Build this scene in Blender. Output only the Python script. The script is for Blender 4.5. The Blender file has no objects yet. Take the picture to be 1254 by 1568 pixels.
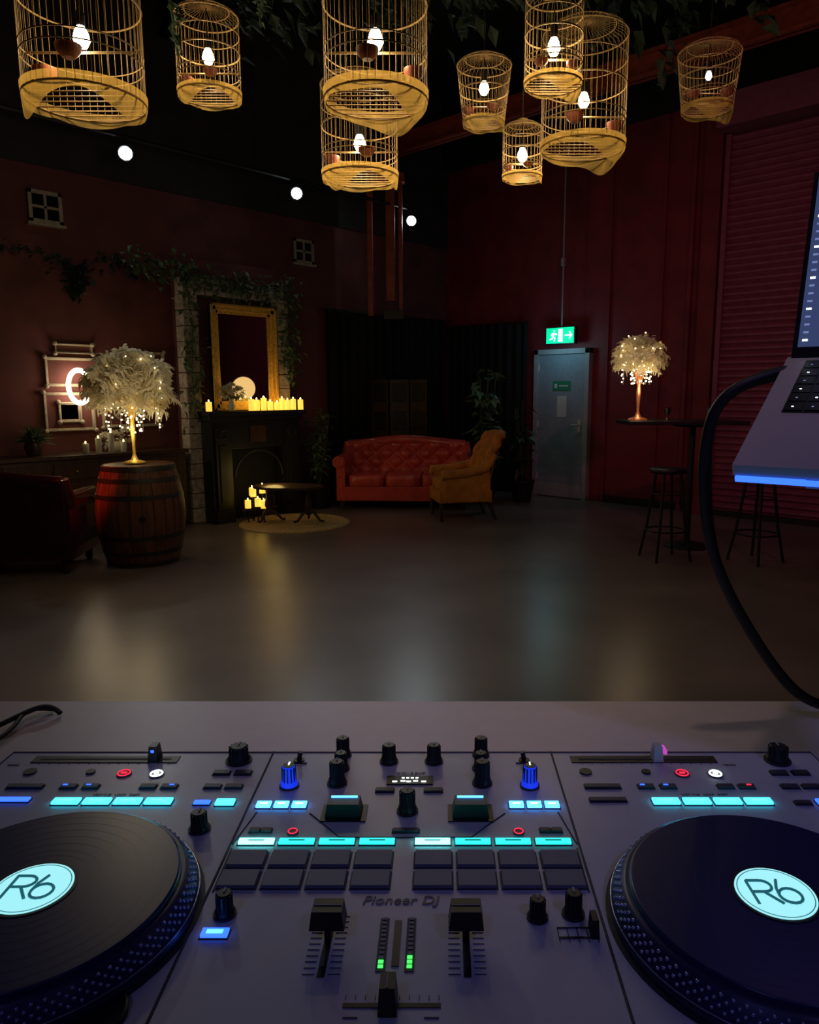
import bpy, math, random
from mathutils import Vector, Matrix
random.seed(7)
pi=math.pi
sc=bpy.context.scene
sc.view_settings.view_transform='Standard'
sc.view_settings.look='None'
sc.view_settings.exposure=0.0

# ------------------------------------------------------------ materials
MATS={}
def mat(name,col,rough=.6,metal=0.,emit=None,es=0.,var=.25,scale=12.,bump=0.,trans=0.,coat=0.,spec=.5,stretch=(1,1,1),alpha=0.):
    if name in MATS: return MATS[name]
    m=bpy.data.materials.new(name); m.use_nodes=True
    nt=m.node_tree; N=nt.nodes; L=nt.links
    p=N['Principled BSDF']
    p.inputs['Roughness'].default_value=rough
    p.inputs['Metallic'].default_value=metal
    p.inputs['Specular IOR Level'].default_value=spec
    p.inputs['Coat Weight'].default_value=coat
    c4=(col[0],col[1],col[2],1)
    p.inputs['Base Color'].default_value=c4
    if var>0 or bump>0:
        tc=N.new('ShaderNodeTexCoord'); mp=N.new('ShaderNodeMapping'); mp.inputs['Scale'].default_value=stretch
        L.new(tc.outputs['Object'],mp.inputs['Vector'])
        nz=N.new('ShaderNodeTexNoise'); nz.inputs['Scale'].default_value=scale; nz.inputs['Detail'].default_value=5
        L.new(mp.outputs['Vector'],nz.inputs['Vector'])
        if var>0:
            r=N.new('ShaderNodeValToRGB')
            r.color_ramp.elements[0].position=.3; r.color_ramp.elements[1].position=.7
            r.color_ramp.elements[0].color=tuple(x*(1-var) for x in col)+(1,)
            r.color_ramp.elements[1].color=tuple(min(1,x*(1+var)) for x in col)+(1,)
            L.new(nz.outputs['Fac'],r.inputs['Fac']); L.new(r.outputs['Color'],p.inputs['Base Color'])
        if bump>0:
            b=N.new('ShaderNodeBump'); b.inputs['Strength'].default_value=bump; b.inputs['Distance'].default_value=.02
            L.new(nz.outputs['Fac'],b.inputs['Height']); L.new(b.outputs['Normal'],p.inputs['Normal'])
    if emit:
        p.inputs['Emission Color'].default_value=(emit[0],emit[1],emit[2],1); p.inputs['Emission Strength'].default_value=es
    out=N['Material Output']; last=p.outputs[0]
    if trans>0:
        tr=N.new('ShaderNodeBsdfTranslucent'); tr.inputs['Color'].default_value=c4
        mx=N.new('ShaderNodeMixShader'); mx.inputs['Fac'].default_value=trans
        L.new(last,mx.inputs[1]); L.new(tr.outputs[0],mx.inputs[2]); last=mx.outputs[0]
    if alpha>0:
        tp=N.new('ShaderNodeBsdfTransparent'); mx=N.new('ShaderNodeMixShader'); mx.inputs['Fac'].default_value=alpha
        L.new(last,mx.inputs[1]); L.new(tp.outputs[0],mx.inputs[2]); last=mx.outputs[0]
    if trans>0 or alpha>0: L.new(last,out.inputs['Surface'])
    MATS[name]=m; return m

M_floor=mat('polished_concrete',(.215,.162,.155),rough=.31,var=.22,scale=1.3,bump=.012)
M_wallL=mat('painted_wall_oxblood',(.16,.046,.044),rough=.8,var=.25,scale=3,bump=.1)
M_wallU=mat('dark_wall_upper',(.040,.035,.040),rough=.9,var=.25,scale=3)
M_wallR=mat('painted_wall_red',(.20,.018,.030),rough=.6,var=.25,scale=3,bump=.1)
M_ceil=mat('black_ceiling',(.012,.012,.015),rough=.9)
M_roll=mat('roller_shutter_red',(.27,.075,.135),rough=.5,var=.15)
M_beam=mat('red_oxide_steel',(.40,.075,.05),rough=.5)
M_black=mat('black_paint',(.012,.011,.012),rough=.45,var=.2)
M_blkmatte=mat('black_cloth',(.008,.008,.010),rough=.95,var=.3)
M_frame=mat('aged_white_plaster',(.46,.38,.29),rough=.6,var=.2,scale=25,bump=.2)
M_petal=mat('white_petals',(.75,.72,.62),rough=.7,var=.1)
M_stone=mat('white_stone',(.50,.42,.37),rough=.8,var=.4,scale=18,bump=.5)
M_gold=mat('gilt',(.85,.50,.10),rough=.38,metal=.5,var=.25,scale=30,bump=.3)
M_mirror=mat('mirror_glass',(.35,.33,.3),rough=.05,metal=1,var=0)
M_glassdk=mat('dark_pane',(.01,.01,.012),rough=.1,var=0)
M_redlea=mat('red_leather',(.62,.070,.055),rough=.30,var=.2,scale=8,coat=.35)
M_darklea=mat('oxblood_leather',(.055,.006,.008),rough=.25,var=.2,coat=.5)
M_must=mat('mustard_velvet',(.60,.22,.03),rough=.7,var=.2)
M_wood=mat('dark_wood',(.06,.028,.015),rough=.4,var=.4,scale=20,stretch=(1,1,.1))
M_oak=mat('barrel_oak',(.17,.065,.03),rough=.5,var=.45,scale=22,bump=.3,stretch=(1,1,.08))
M_hoop=mat('iron_hoop',(.08,.07,.065),rough=.5,metal=.7)
M_rug=mat('woven_jute',(.70,.46,.20),rough=.9,var=.3,scale=40,bump=.4)
M_leaf=mat('leaf_green',(.13,.20,.09),rough=.55,var=.4,scale=9)
M_leafd=mat('leaf_dark',(.03,.055,.025),rough=.5,var=.4,scale=9)
M_feather=mat('ostrich_feather',(.90,.82,.62),rough=.9,var=.06,trans=.40)
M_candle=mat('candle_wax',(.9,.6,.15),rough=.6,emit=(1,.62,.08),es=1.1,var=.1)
M_flame=mat('flame',(1,.7,.2),emit=(1,.6,.15),es=12,var=0)
M_bulb=mat('bulb_glow',(1,.9,.7),emit=(1,.84,.52),es=30,var=0)
M_fairy=mat('fairy_light',(1,.85,.5),emit=(1,.80,.40),es=8,var=0)
M_spot=mat('spot_lens',(1,1,1),emit=(.82,.97,1),es=45,var=0)
M_neon=mat('neon_tube',(1,.9,.7),emit=(1,.84,.55),es=11,var=0)
M_bamboo=mat('cage_bamboo',(.33,.205,.075),rough=.6,var=.2,scale=30)
M_skirt=mat('cage_rattan_skirt',(.60,.385,.085),rough=.7,var=.55,scale=16,trans=.62,alpha=.38)
M_feed=mat('feeder_terracotta',(.26,.075,.04),rough=.4)
M_door=mat('door_grey_blue',(.26,.33,.40),rough=.5,var=.08)
M_jamb=mat('door_jamb_grey',(.36,.38,.42),rough=.5,var=.08)
M_exit=mat('exit_green',(.0,.5,.25),emit=(.0,.78,.33),es=1.0,var=0)
M_plate=mat('green_door_plate',(.02,.25,.13),rough=.5,var=0)
M_exitw=mat('exit_white',(1,1,1),emit=(.75,1,.9),es=1.8,var=0)
M_paper=mat('paper',(.6,.62,.6),rough=.8,var=.05)
M_white=mat('white_laminate',(.68,.60,.59),rough=.42,var=.03,scale=60,bump=.0)
M_ctrl=mat('controller_faceplate',(.60,.60,.66),rough=.34,var=.03,scale=40)
M_line=mat('panel_seam',(.03,.03,.04),rough=.6,var=0)
M_plast=mat('black_plastic',(.012,.012,.016),rough=.4,var=.1)
M_pad=mat('pad_rubber',(.20,.20,.27),rough=.55,var=.05)
M_btn=mat('dark_button',(.06,.06,.08),rough=.45,var=.05)
M_vinyl=mat('vinyl_black',(.020,.024,.11),rough=.30,var=0)
M_groove=mat('vinyl_ring',(.022,.026,.10),rough=.38,var=0)
M_dot=mat('platter_dot',(.55,.62,.95),rough=.25,metal=.75,var=0)
M_label=mat('jog_display',(.5,.9,.95),emit=(.36,.88,.92),es=.98,var=0)
M_labtx=mat('jog_display_mark',(.02,.12,.16),emit=(.02,.16,.2),es=.5,var=0)
M_cyan=mat('led_cyan',(.1,.9,.9),emit=(.05,.72,1.0),es=3.0,var=0)
M_teal=mat('led_teal',(.1,.9,.7),emit=(.02,.75,.66),es=1.8,var=0)
M_tealb=mat('led_teal_bright',(.1,.9,.8),emit=(.15,1,.95),es=5,var=0)
M_blue=mat('led_and_reflection_blue',(.05,.15,.9),emit=(.03,.12,1.0),es=2.2,var=0)
M_bknob=mat('blue_lit_knob',(.03,.05,.5),rough=.4,emit=(.01,.04,.9),es=.8,var=0)
M_bluel=mat('led_light_blue',(.1,.4,1),emit=(.06,.34,1.0),es=4.5,var=0)
M_red=mat('led_red',(.9,.05,.05),emit=(1,.03,.08),es=1.1,var=0)
M_ledw=mat('led_white',(1,1,1),emit=(.8,1,.9),es=4,var=0)
M_green=mat('led_green',(.1,1,.1),emit=(.04,1,.08),es=2.5,var=0)
M_mag=mat('led_magenta',(1,.1,.6),emit=(.7,.1,.6),es=.6,var=0)
M_alu=mat('aluminium',(.66,.60,.56),rough=.45,metal=.15,var=.03)
M_screen=mat('laptop_screen',(.03,.04,.08),rough=.2,emit=(.035,.05,.13),es=1.0,var=0)
M_screenl=mat('laptop_ui_light',(.2,.25,.4),emit=(.16,.20,.42),es=1.0,var=0)
M_screenm=mat('laptop_ui_magenta',(.9,.1,.4),emit=(.85,.08,.4),es=1.2,var=0)
M_cord=mat('cord_black',(.012,.012,.014),rough=.5,var=0)
M_ink=mat('silver_ink',(.08,.08,.10),rough=.4,var=0)

# ------------------------------------------------------------ mesh builder
class MB:
    def __init__(s,name):
        s.n=name; s.v=[]; s.f=[]; s.mi=[]; s.sm=[]; s.mats=[]; s.T=Matrix.Identity(4)
    def mid(s,m):
        if m not in s.mats: s.mats.append(m)
        return s.mats.index(m)
    def add(s,vs,fs,m,smooth=False):
        o=len(s.v); k=s.mid(m)
        s.v+=[tuple(s.T@Vector(v)) for v in vs]
        for f in fs:
            s.f.append([i+o for i in f]); s.mi.append(k); s.sm.append(smooth)
    def box(s,c,sz,m,rot=None,top=1.0):
        R=rot if rot is not None else Matrix.Identity(3)
        hx,hy,hz=sz[0]/2,sz[1]/2,sz[2]/2
        vs=[]
        for z in(-1,1):
            k=top if z>0 else 1
            for x,y in((-1,-1),(1,-1),(1,1),(-1,1)):
                vs.append(tuple(Vector(c)+R@Vector((x*hx*k,y*hy*k,z*hz))))
        s.add(vs,[(3,2,1,0),(4,5,6,7),(0,1,5,4),(1,2,6,5),(2,3,7,6),(3,0,4,7)],m)
    def bx(s,x0,x1,y0,y1,z0,z1,m): s.box(((x0+x1)/2,(y0+y1)/2,(z0+z1)/2),(x1-x0,y1-y0,z1-z0),m)
    def tube(s,pts,r,m,seg=8,closed=False):
        P=[Vector(p) for p in pts]; n=len(P)
        rr=r if isinstance(r,(list,tuple)) else [r]*n
        vs=[]; prev=None
        for i in range(n):
            if closed: t=(P[(i+1)%n]-P[i-1])
            else: t=P[min(i+1,n-1)]-P[max(i-1,0)]
            if t.length<1e-9: t=Vector((0,0,1))
            t.normalize()
            if prev is None:
                a=Vector((0,0,1)) if abs(t.z)<.9 else Vector((1,0,0))
                u=t.cross(a).normalized()
            else:
                u=prev-t*prev.dot(t)
                if u.length<1e-6: u=t.orthogonal()
                u.normalize()
            prev=u; w=t.cross(u)
            for k in range(seg):
                an=2*pi*k/seg
                vs.append(tuple(P[i]+(u*math.cos(an)+w*math.sin(an))*rr[i]))
        fs=[]
        for i in range(n if closed else n-1):
            j=(i+1)%n
            for k in range(seg):
                l=(k+1)%seg
                fs.append((i*seg+k,i*seg+l,j*seg+l,j*seg+k))
        s.add(vs,fs,m,True)
        if not closed:
            s.add(vs[:seg],[tuple(range(seg))[::-1]],m); s.add(vs[-seg:],[tuple(range(seg))],m)
    def cyl(s,a,b,r,m,seg=16): s.tube([a,b],r,m,seg)
    def ring(s,c,R,r,m,seg=32,rs=6,ax='z',sy=1.0):
        pts=[]
        for i in range(seg):
            a=2*pi*i/seg; x=R*math.cos(a); y=R*sy*math.sin(a)
            if ax=='z': pts.append((c[0]+x,c[1]+y,c[2]))
            elif ax=='x': pts.append((c[0],c[1]+x,c[2]+y))
            else: pts.append((c[0]+x,c[1],c[2]+y))
        s.tube(pts,r,m,rs,True)
    def lathe(s,pr,c,m,seg=32,smooth=True):
        vs=[];fs=[]
        for r,z in pr:
            for k in range(seg):
                a=2*pi*k/seg; vs.append((c[0]+r*math.cos(a),c[1]+r*math.sin(a),c[2]+z))
        for i in range(len(pr)-1):
            for k in range(seg):
                l=(k+1)%seg; fs.append((i*seg+k,i*seg+l,(i+1)*seg+l,(i+1)*seg+k))
        s.add(vs,fs,m,smooth)
        s.add(vs[:seg],[tuple(range(seg))[::-1]],m); s.add(vs[-seg:],[tuple(range(seg))],m)
    def disc(s,c,r,m,h=.001,seg=32): s.lathe([(r,0),(r,h)],c,m,seg,False)
    def sph(s,c,r,m,seg=12,rings=8,sc_=(1,1,1),e=1.0):
        def pw(x): return math.copysign(abs(x)**e,x)
        vs=[];fs=[]
        for i in range(rings+1):
            t=-pi/2+pi*i/rings
            for k in range(seg):
                a=2*pi*k/seg
                vs.append((c[0]+r*sc_[0]*pw(math.cos(t))*pw(math.cos(a)),c[1]+r*sc_[1]*pw(math.cos(t))*pw(math.sin(a)),c[2]+r*sc_[2]*pw(math.sin(t))))
        for i in range(rings):
            for k in range(seg):
                l=(k+1)%seg; fs.append((i*seg+k,i*seg+l,(i+1)*seg+l,(i+1)*seg+k))
        s.add(vs,fs,m,True)
    def cushion(s,c,sz,m): s.sph(c,1,m,28,16,(sz[0]/2,sz[1]/2,sz[2]/2),.35)
    def leaf(s,c,d,ln,w,m,droop=.2):
        d=Vector(d).normalized(); u=d.cross(Vector((random.uniform(-.4,.4),random.uniform(-.4,.4),1)))
        if u.length<1e-4: u=Vector((1,0,0))
        u.normalize(); n=u.cross(d); c=Vector(c)
        p1=c+d*ln*.45+u*w/2+n*w*.15-Vector((0,0,droop*ln*.2)); p2=c+d*ln*.45-u*w/2+n*w*.15-Vector((0,0,droop*ln*.2))
        mid=c+d*ln*.45-Vector((0,0,droop*ln*.2)); tip=c+d*ln-Vector((0,0,droop*ln))
        s.add([tuple(c),tuple(p1),tuple(tip),tuple(p2),tuple(mid)],[(0,4,1),(4,2,1),(0,3,4),(4,3,2)],m)
    def done(s,loc=(0,0,0),rz=0,bevel=0,parent=None):
        me=bpy.data.meshes.new(s.n+'_mesh'); me.from_pydata(s.v,[],s.f)
        for m in s.mats: me.materials.append(m)
        me.polygons.foreach_set('material_index',s.mi); me.polygons.foreach_set('use_smooth',s.sm)
        me.update()
        o=bpy.data.objects.new(s.n,me); sc.collection.objects.link(o)
        o.location=loc; o.rotation_euler=(0,0,rz)
        if bevel:
            b=o.modifiers.new('bevel','BEVEL'); b.width=bevel; b.segments=2; b.limit_method='ANGLE'; b.angle_limit=math.radians(50)
        if parent: o.parent=parent
        return o

def light(name,kind,loc,power,col,r=.05,aim=None,spot=None,blend=.5,parent=None):
    l=bpy.data.lights.new(name,kind); l.energy=power; l.color=col
    if kind!='SUN': l.shadow_soft_size=r
    if spot: l.spot_size=math.radians(spot); l.spot_blend=blend
    o=bpy.data.objects.new(name,l); sc.collection.objects.link(o); o.location=loc
    if aim is not None:
        o.rotation_euler=(Vector(aim)-Vector(loc)).to_track_quat('-Z','Y').to_euler()
    return o

# ------------------------------------------------------------ room frame (room is turned to the camera)
CX,CY=.073,12.17; D1=(.68,.733); D2=(.733,-.68); RA=math.atan2(-.68,.733)
def W(b,a,z=0): return (CX+b*D2[0]-a*D1[0],CY+b*D2[1]-a*D1[1],z)
C0=W(0,0)
HT=6.0
def roombox(name,x0,x1,y0,y1,z0,z1,m):
    o=MB(name); o.bx(x0,x1,y0,y1,z0,z1,m); return o.done(C0,RA)
roombox('floor',-.15,12.15,-12.15,.15,-.1,0,M_floor)
roombox('ceiling',-.15,12.15,-12.15,.15,HT,HT+.1,M_ceil)
roombox('wall_left',-.15,0,-12,0,0,HT,M_wallL)
roombox('wall_back',0,12,0,.15,0,HT,M_wallR)
roombox('wall_right',12,12.15,-12,0,0,HT,M_ceil)
roombox('wall_front',0,12,-12.15,-12,0,HT,M_ceil)
roombox('baseboard_left',0,.02,-12,-4.75,0,.12,M_black)
roombox('baseboard_back',2.9,4.2,-.02,0,0,.10,M_black)
roombox('trim_6',0,.03,-12,0,3.72,HT,M_wallU)  # thin darker panel over the upper part of the left wall
roombox('trim_7',.03,12,-.13,0,4.85,HT,M_ceil)
# pilasters, seams on the red wall
roombox('trim_1',4.23,4.43,-.12,0,0,4.84,M_wallR)
roombox('trim_2',3.68,3.72,-.03,0,0,4.84,M_wallR)
roombox('trim_3',2.92,2.97,-.03,0,0,4.84,M_wallR)
roombox('trim_4',4.44,8.0,-.35,0,4.43,4.78,M_roll)
roombox('trim_5',4.05,4.10,-.06,0,0,4.84,M_wallR)
# roller shutter
rd=MB('roller_shutter_door'); n=56; x0,x1=4.45,7.9
prof=[]
for i in range(n):
    z=i*4.42/n; h=4.42/n
    prof+=[(-.02,z),(-.055,z+h*.35),(-.055,z+h*.65),(-.02,z+h)]
vs=[];fs=[]
for y,z in prof: vs+=[(x0,y,z),(x1,y,z)]
for i in range(len(prof)-1): fs.append((2*i,2*i+1,2*i+3,2*i+2))
rd.add(vs,fs,M_roll); rd.bx(x0-.0,x0+.06,-.09,-.005,0,4.42,M_roll); rd.bx(x0,x1,-.07,-.005,0,.07,M_black)
rd.done(C0,RA)
# overhead red steel beams
for i,(a,z) in enumerate(((1.3,4.78),(4.6,5.3),(7.5,5.3))):
    o=MB('ceiling_beam'); m=M_beam if i==0 else M_black
    o.bx(0.04,11.95,-a-.07,-a+.07,z,z+.03,m); o.bx(0.04,11.95,-a-.07,-a+.07,z+.22,z+.25,m); o.bx(0.04,11.95,-a-.01,-a+.01,z,z+.25,m)
    o.done(C0,RA)
# ducts hanging by the corner
o=MB('steel_downpipes')
for x,w in((-.98,.07),(-.70,.12),(-.56,.05)):
    o.bx(x-w/2,x+w/2,10.55,10.65,2.55 if w<.1 else 2.75,4.35,M_beam)
o.bx(-1.03,-.5,10.54,10.67,4.3,4.42,M_beam); o.bx(-.8,-.52,10.52,10.66,2.5,2.62,M_black)
o.cyl((-.76,10.6,4.4),(-.76,10.6,6),.02,M_beam)
o.done(bevel=.004)
# black drapes around the corner
def drape(name,p0,p1,h,nf,loc=C0):
    o=MB(name); P=Vector(p0+(0,)); Q=Vector(p1+(0,)); d=(Q-P); L=d.length; d.normalize(); nn=Vector((-d.y,d.x,0))
    k=nf*8; vs=[];fs=[]
    for i in range(k+1):
        t=i/k; q=P+d*L*t+nn*(.04*math.sin(2*pi*nf*t)+.015*math.sin(5.3*nf*t))
        vs+=[(q.x,q.y,.02),(q.x,q.y,h)]
    for i in range(k): fs.append((2*i,2*i+2,2*i+3,2*i+1))
    o.add(vs,fs,M_blkmatte,True); o.cyl((P.x,P.y,h),(Q.x,Q.y,h),.02,M_black); o.done(loc,RA)
drape('black_curtain',(.09,-2.5),(.09,-.12),2.6,14)
drape('black_curtain',(.16,-.09),(1.68,-.09),2.5,10)

# ------------------------------------------------------------ windows on the left wall
def window(name,a0,a1,z0,z1):
    o=MB(name); f=.035
    o.bx(0,.015,-a1,-a0,z0,z1,M_glassdk)
    for (ya,yb,za,zb) in((-a1,-a1+f,z0,z1),(-a0-f,-a0,z0,z1),(-a1,-a0,z0,z0+f),(-a1,-a0,z1-f,z1)):
        o.bx(.0,.04,ya,yb,za,zb,M_frame)
    ym=-(a0+a1)/2; zm=(z0+z1)/2
    o.bx(0,.035,ym-.012,ym+.012,z0,z1,M_frame); o.bx(0,.035,-a1,-a0,zm-.012,zm+.012,M_frame)
    o.bx(0,.06,-a1-.02,-a0+.02,z0-.03,z0,M_frame)
    o.done(C0,RA)
window('window_1',5.80,6.12,3.17,3.48)
window('window_2',2.63,2.95,3.17,3.47)

# ------------------------------------------------------------ exit door
o=MB('door_1')
b0,b1=1.88,2.66
o.bx(b0,b1,-.06,-.01,.01,2.03,M_door)
for x in(b0-.07,b1): o.bx(x,x+.07,-.1,-.004,0,2.1,M_jamb)
o.bx(b0-.07,b1+.07,-.1,-.004,2.03,2.10,M_jamb)
o.bx(2.12,2.42,-.066,-.06,1.52,1.66,M_plate); o.bx(2.2,2.36,-.066,-.06,1.15,1.45,M_paper)
o.bx(2.15,2.2,-.068,-.06,1.56,1.62,M_paper); o.bx(2.23,2.38,-.068,-.06,1.58,1.60,M_paper)
o.bx(2.56,2.60,-.075,-.06,.95,1.12,M_alu); o.tube([(2.58,-.07,1.05),(2.58,-.12,1.05),(2.48,-.12,1.05)],.011,M_alu)
o.bx(b0,b1,-.066,-.06,.02,.2,M_jamb)
for z in(.25,1.0,1.8): o.cyl((b0,-.07,z),(b0,-.07,z+.1),.012,M_alu)
o.done(C0,RA,bevel=.003)
o=MB('exit_sign')
o.bx(2.08,2.55,-.20,-.13,2.16,2.39,M_plast)
o.bx(2.09,2.54,-.205,-.2,2.17,2.38,M_exit)
y=-.208
def pl(pts,r): o.tube([(x,y,z) for x,z in pts],r,M_exitw,6)
pl([(2.225,2.335),(2.2255,2.345)],.013)
pl([(2.222,2.315),(2.205,2.265)],.013)
pl([(2.205,2.265),(2.235,2.24),(2.225,2.20)],.009); pl([(2.205,2.265),(2.19,2.235),(2.155,2.225)],.009)
pl([(2.222,2.312),(2.255,2.285),(2.27,2.30)],.007); pl([(2.222,2.312),(2.19,2.305),(2.17,2.275)],.007)
o.bx(2.29,2.36,-.207,-.205,2.19,2.36,M_exitw)
pl([(2.40,2.275),(2.50,2.275)],.009); pl([(2.47,2.32),(2.51,2.275),(2.47,2.23)],.009)
o.cyl((2.32,-.165,2.39),(2.32,-.165,HT),.012,M_jamb,8); o.box((2.32,-.165,3.25),(.05,.05,.1),M_jamb)
o.done(C0,RA)
light('exit_sign_glow','POINT',W(2.32,.50,2.12),3.2,(.32,.82,1),.1)

# ------------------------------------------------------------ chimney, arch, fireplace
o=MB('chimney_breast'); o.bx(.005,.22,-4.66,-3.40,0,3.0,M_wallL); o.done(C0,RA)
o=MB('stone_archway')
def blocks(y0,y1,z0,z1,n,vert=True):
    for i in range(n):
        j=random.uniform(-.008,.008)
        if vert: o.bx(.22,.40+j,y0,y1,z0+(z1-z0)*i/n+.004,z0+(z1-z0)*(i+1)/n-.004,M_stone)
        else: o.bx(.22,.40+j,y0+(y1-y0)*i/n+.004,y0+(y1-y0)*(i+1)/n-.004,z0,z1,M_stone)
blocks(-4.74,-4.56,.0,2.58,15); blocks(-3.50,-3.34,.0,2.58,15); blocks(-4.74,-3.34,2.58,2.76,10,False)
o.done(C0,RA,bevel=.008)
o=MB('fireplace')
o.bx(.41,.62,-4.60,-4.34,.0,1.18,M_black); o.bx(.41,.62,-3.64,-3.38,.0,1.18,M_black)
o.bx(.41,.62,-4.34,-3.64,.85,1.18,M_black); o.bx(.41,.43,-4.34,-3.64,0,.85,M_blkmatte)
o.bx(.41,.70,-4.66,-3.32,1.24,1.288,M_black); o.bx(.41,.66,-4.63,-3.35,1.18,1.24,M_black)
for y in(-4.47,-3.51):
    o.bx(.62,.645,y-.09,y+.09,.15,1.1,M_black); o.bx(.62,.66,y-.12,y+.12,0,.14,M_black); o.ring((.645,y,1.02),.05,.012,M_black,20,6,'x')
    o.bx(.645,.655,y-.05,y+.05,.25,.9,M_black)
pts=[(.63,-3.99+.33*math.cos(t),.52+.30*math.sin(t)) for t in [pi*i/16 for i in range(17)]]
o.tube(pts,.014,M_black,8); o.bx(.62,.64,-4.1,-3.88,.92,1.12,M_wood)
for i in range(7): o.cyl((.60,-4.2+i*.07,.06),(.60,-4.2+i*.07,.26),.007,M_hoop,6)
o.bx(.58,.62,-4.24,-3.74,.1,.13,M_hoop)
o.done(C0,RA,bevel=.006)
# gold mirror
o=MB('gilt_mirror'); y0,y1,z0,z1=-4.46,-3.58,1.292,2.50
o.bx(.43,.45,y0+.05,y1-.05,z0+.05,z1-.05,M_mirror)
for k,(w,dp) in enumerate(((.11,.035),(.075,.055),(.03,.07))):
    for (a,b,c,d) in((y0,y0+w,z0,z1),(y1-w,y1,z0,z1),(y0,y1,z0,z0+w),(y0,y1,z1-w,z1)):
        o.bx(.43,.43+dp,a,b,c,d,M_gold)
o.done(C0,RA,bevel=.005)
def candles(name,items,loc,rz,m=M_candle):
    o=MB(name)
    for (x,y,z,r,h) in items:
        o.lathe([(r,0),(r,h),(r*.85,h+.004),(r*.5,h-.006)],(x,y,z),m,16)
        o.sph((x,y,z+h+.014),.008,M_flame,8,6,(1,1,1.9))
    return o.done(loc,rz)
it=[]
for i in range(10):
    it.append((.64+random.uniform(-.02,.02),-4.62 if i<1 else -4.08+(i-1)*.088,1.29,.034,random.uniform(.08,.15)))
candles('wax_candles',it,C0,RA)
light('mantel_candle_glow','POINT',W(.75,3.85,1.55),2.2,(1,.66,.25),.15)
def petals(o,c,R,n,m,w=.04):
    for i in range(n):
        d=Vector((random.gauss(0,1),random.gauss(0,1),random.gauss(0,1)+.3)).normalized()
        o.leaf(Vector(c)+d*R*.5,d,R*.55,w,m,.15)
o=MB('flower_bouquet'); o.lathe([(.03,0),(.045,.05),(.025,.12),(.035,.15)],(.58,-4.30,1.29),M_petal,16)
for dy in(-.09,0,.09): petals(o,(.60,-4.30+dy,1.50+(.04 if dy==0 else 0)),.085,80,M_petal)
for k in range(12): o.leaf((.60,-4.30,1.42),(random.uniform(.1,.6),random.uniform(-1,1),.3),.13,.05,M_leaf)
o.done(C0,RA)
# hearth candles on stands
it=[]
for (dx,dy,z) in((-.12,.05,.30),(-.02,0,.30),(.02,-.1,.18),(.10,-.02,.20),(.16,.02,.18),(.05,.08,.34)): it.append((dx,dy,z,.035,.09))
o=MB('candelabra')
for (x,y,z,r,h) in it:
    o.lathe([(r,0),(r,h),(r*.85,h+.004),(r*.5,h-.006)],(x,y,z),M_candle,16); o.sph((x,y,z+h+.014),.008,M_flame,8,6,(1,1,1.9))
    o.cyl((x,y,.01),(x,y,z-.005),.008,M_black,8); o.disc((x,y,z-.006),.04,M_black,.006,16); o.lathe([(.05,0),(.05,.008),(.012,.02)],(x,y,.0),M_black,16)
o.done(W(.82,4.20,.0),RA)
light('hearth_candle_glow','POINT',W(1.0,4.05,.55),1.7,(1,.68,.2),.12)

# ivy
def ivy(name,paths,n,m,spread=.07,ln=.075,loc=C0,rz=RA,xmin=None):
    o=MB(name)
    for pts in paths:
        P=[Vector(p) for p in pts]; o.tube(P,.006,M_leafd,5)
        for i in range(n):
            t=random.random()*(len(P)-1); k=int(t); q=P[k].lerp(P[k+1],t-k)
            q=q+Vector((random.gauss(0,spread*.4),random.gauss(0,spread),random.gauss(0,spread)))
            if xmin is not None: q.x=max(q.x,xmin)
            d=Vector((random.uniform(.1,1),random.uniform(-1,1),random.uniform(-1,.3)))
            o.leaf(q,d,ln*random.uniform(.6,1.3),ln*.7,m,.3)
    o.done(loc,rz)
ivy('ivy_garland',[[(.45,-4.80,2.86),(.45,-4.2,2.78),(.45,-3.8,2.74),(.45,-3.3,2.80)],[(.45,-4.72,2.8),(.45,-4.66,2.2),(.45,-4.70,1.7),(.45,-4.68,1.2)],
   [(.45,-3.36,2.8),(.45,-3.38,2.2),(.45,-3.35,1.7)],[(.45,-4.75,2.74),(.45,-4.1,2.68),(.45,-3.4,2.72)],[(.45,-4.7,2.85),(.45,-4.95,2.8),(.1,-5.3,2.9)]],190,M_leaf,xmin=.42)
ivy('ivy_garland',[[(.06,-4.9,2.78),(.06,-5.3,2.92),(.06,-5.7,2.78),(.06,-6.2,2.9),(.06,-6.8,2.75)],[(.06,-5.7,2.78),(.06,-5.75,2.5)]],170,M_leafd,.05,xmin=.03)

# gallery of frames
def pframe(y0,y1,z0,z1,w=.04,inner=True,x=0.0):
    o=MB('picture_frame')
    for k,(ww,dp) in enumerate(((w,.02),(w*.55,.035))):
        for (a,b,c,d) in((y0,y0+ww,z0,z1),(y1-ww,y1,z0,z1),(y0,y1,z0,z0+ww),(y0,y1,z1-ww,z1)): o.bx(x,x+dp,a,b,c,d,M_frame)
    for yy in(y0,y1):
        for zz in(z0,z1): o.sph((x+.03,yy,zz),.026,M_frame,10,6)
    if inner: o.ring((x+.02,(y0+y1)/2,(z0+z1)/2),(y1-y0)*.30,.012,M_frame,28,6,'x',(z1-z0)/(y1-y0))
    else: o.bx(x,x+.006,y0+w,y1-w,z0+w,z1-w,M_wallL)
    o.done(C0,RA,bevel=.003)
pframe(-6.09,-5.36,1.56,1.86,.03,False); pframe(-5.98,-5.60,1.90,2.00,.02,False)
pframe(-6.13,-5.62,1.10,1.50,.03,False); pframe(-5.99,-5.76,1.19,1.40,.028,False)
pframe(-5.28,-4.80,1.50,1.95,.03,False); pframe(-5.14,-4.92,1.62,1.83,.025,True)
pframe(-5.54,-4.88,1.12,1.44,.03,True)
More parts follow.
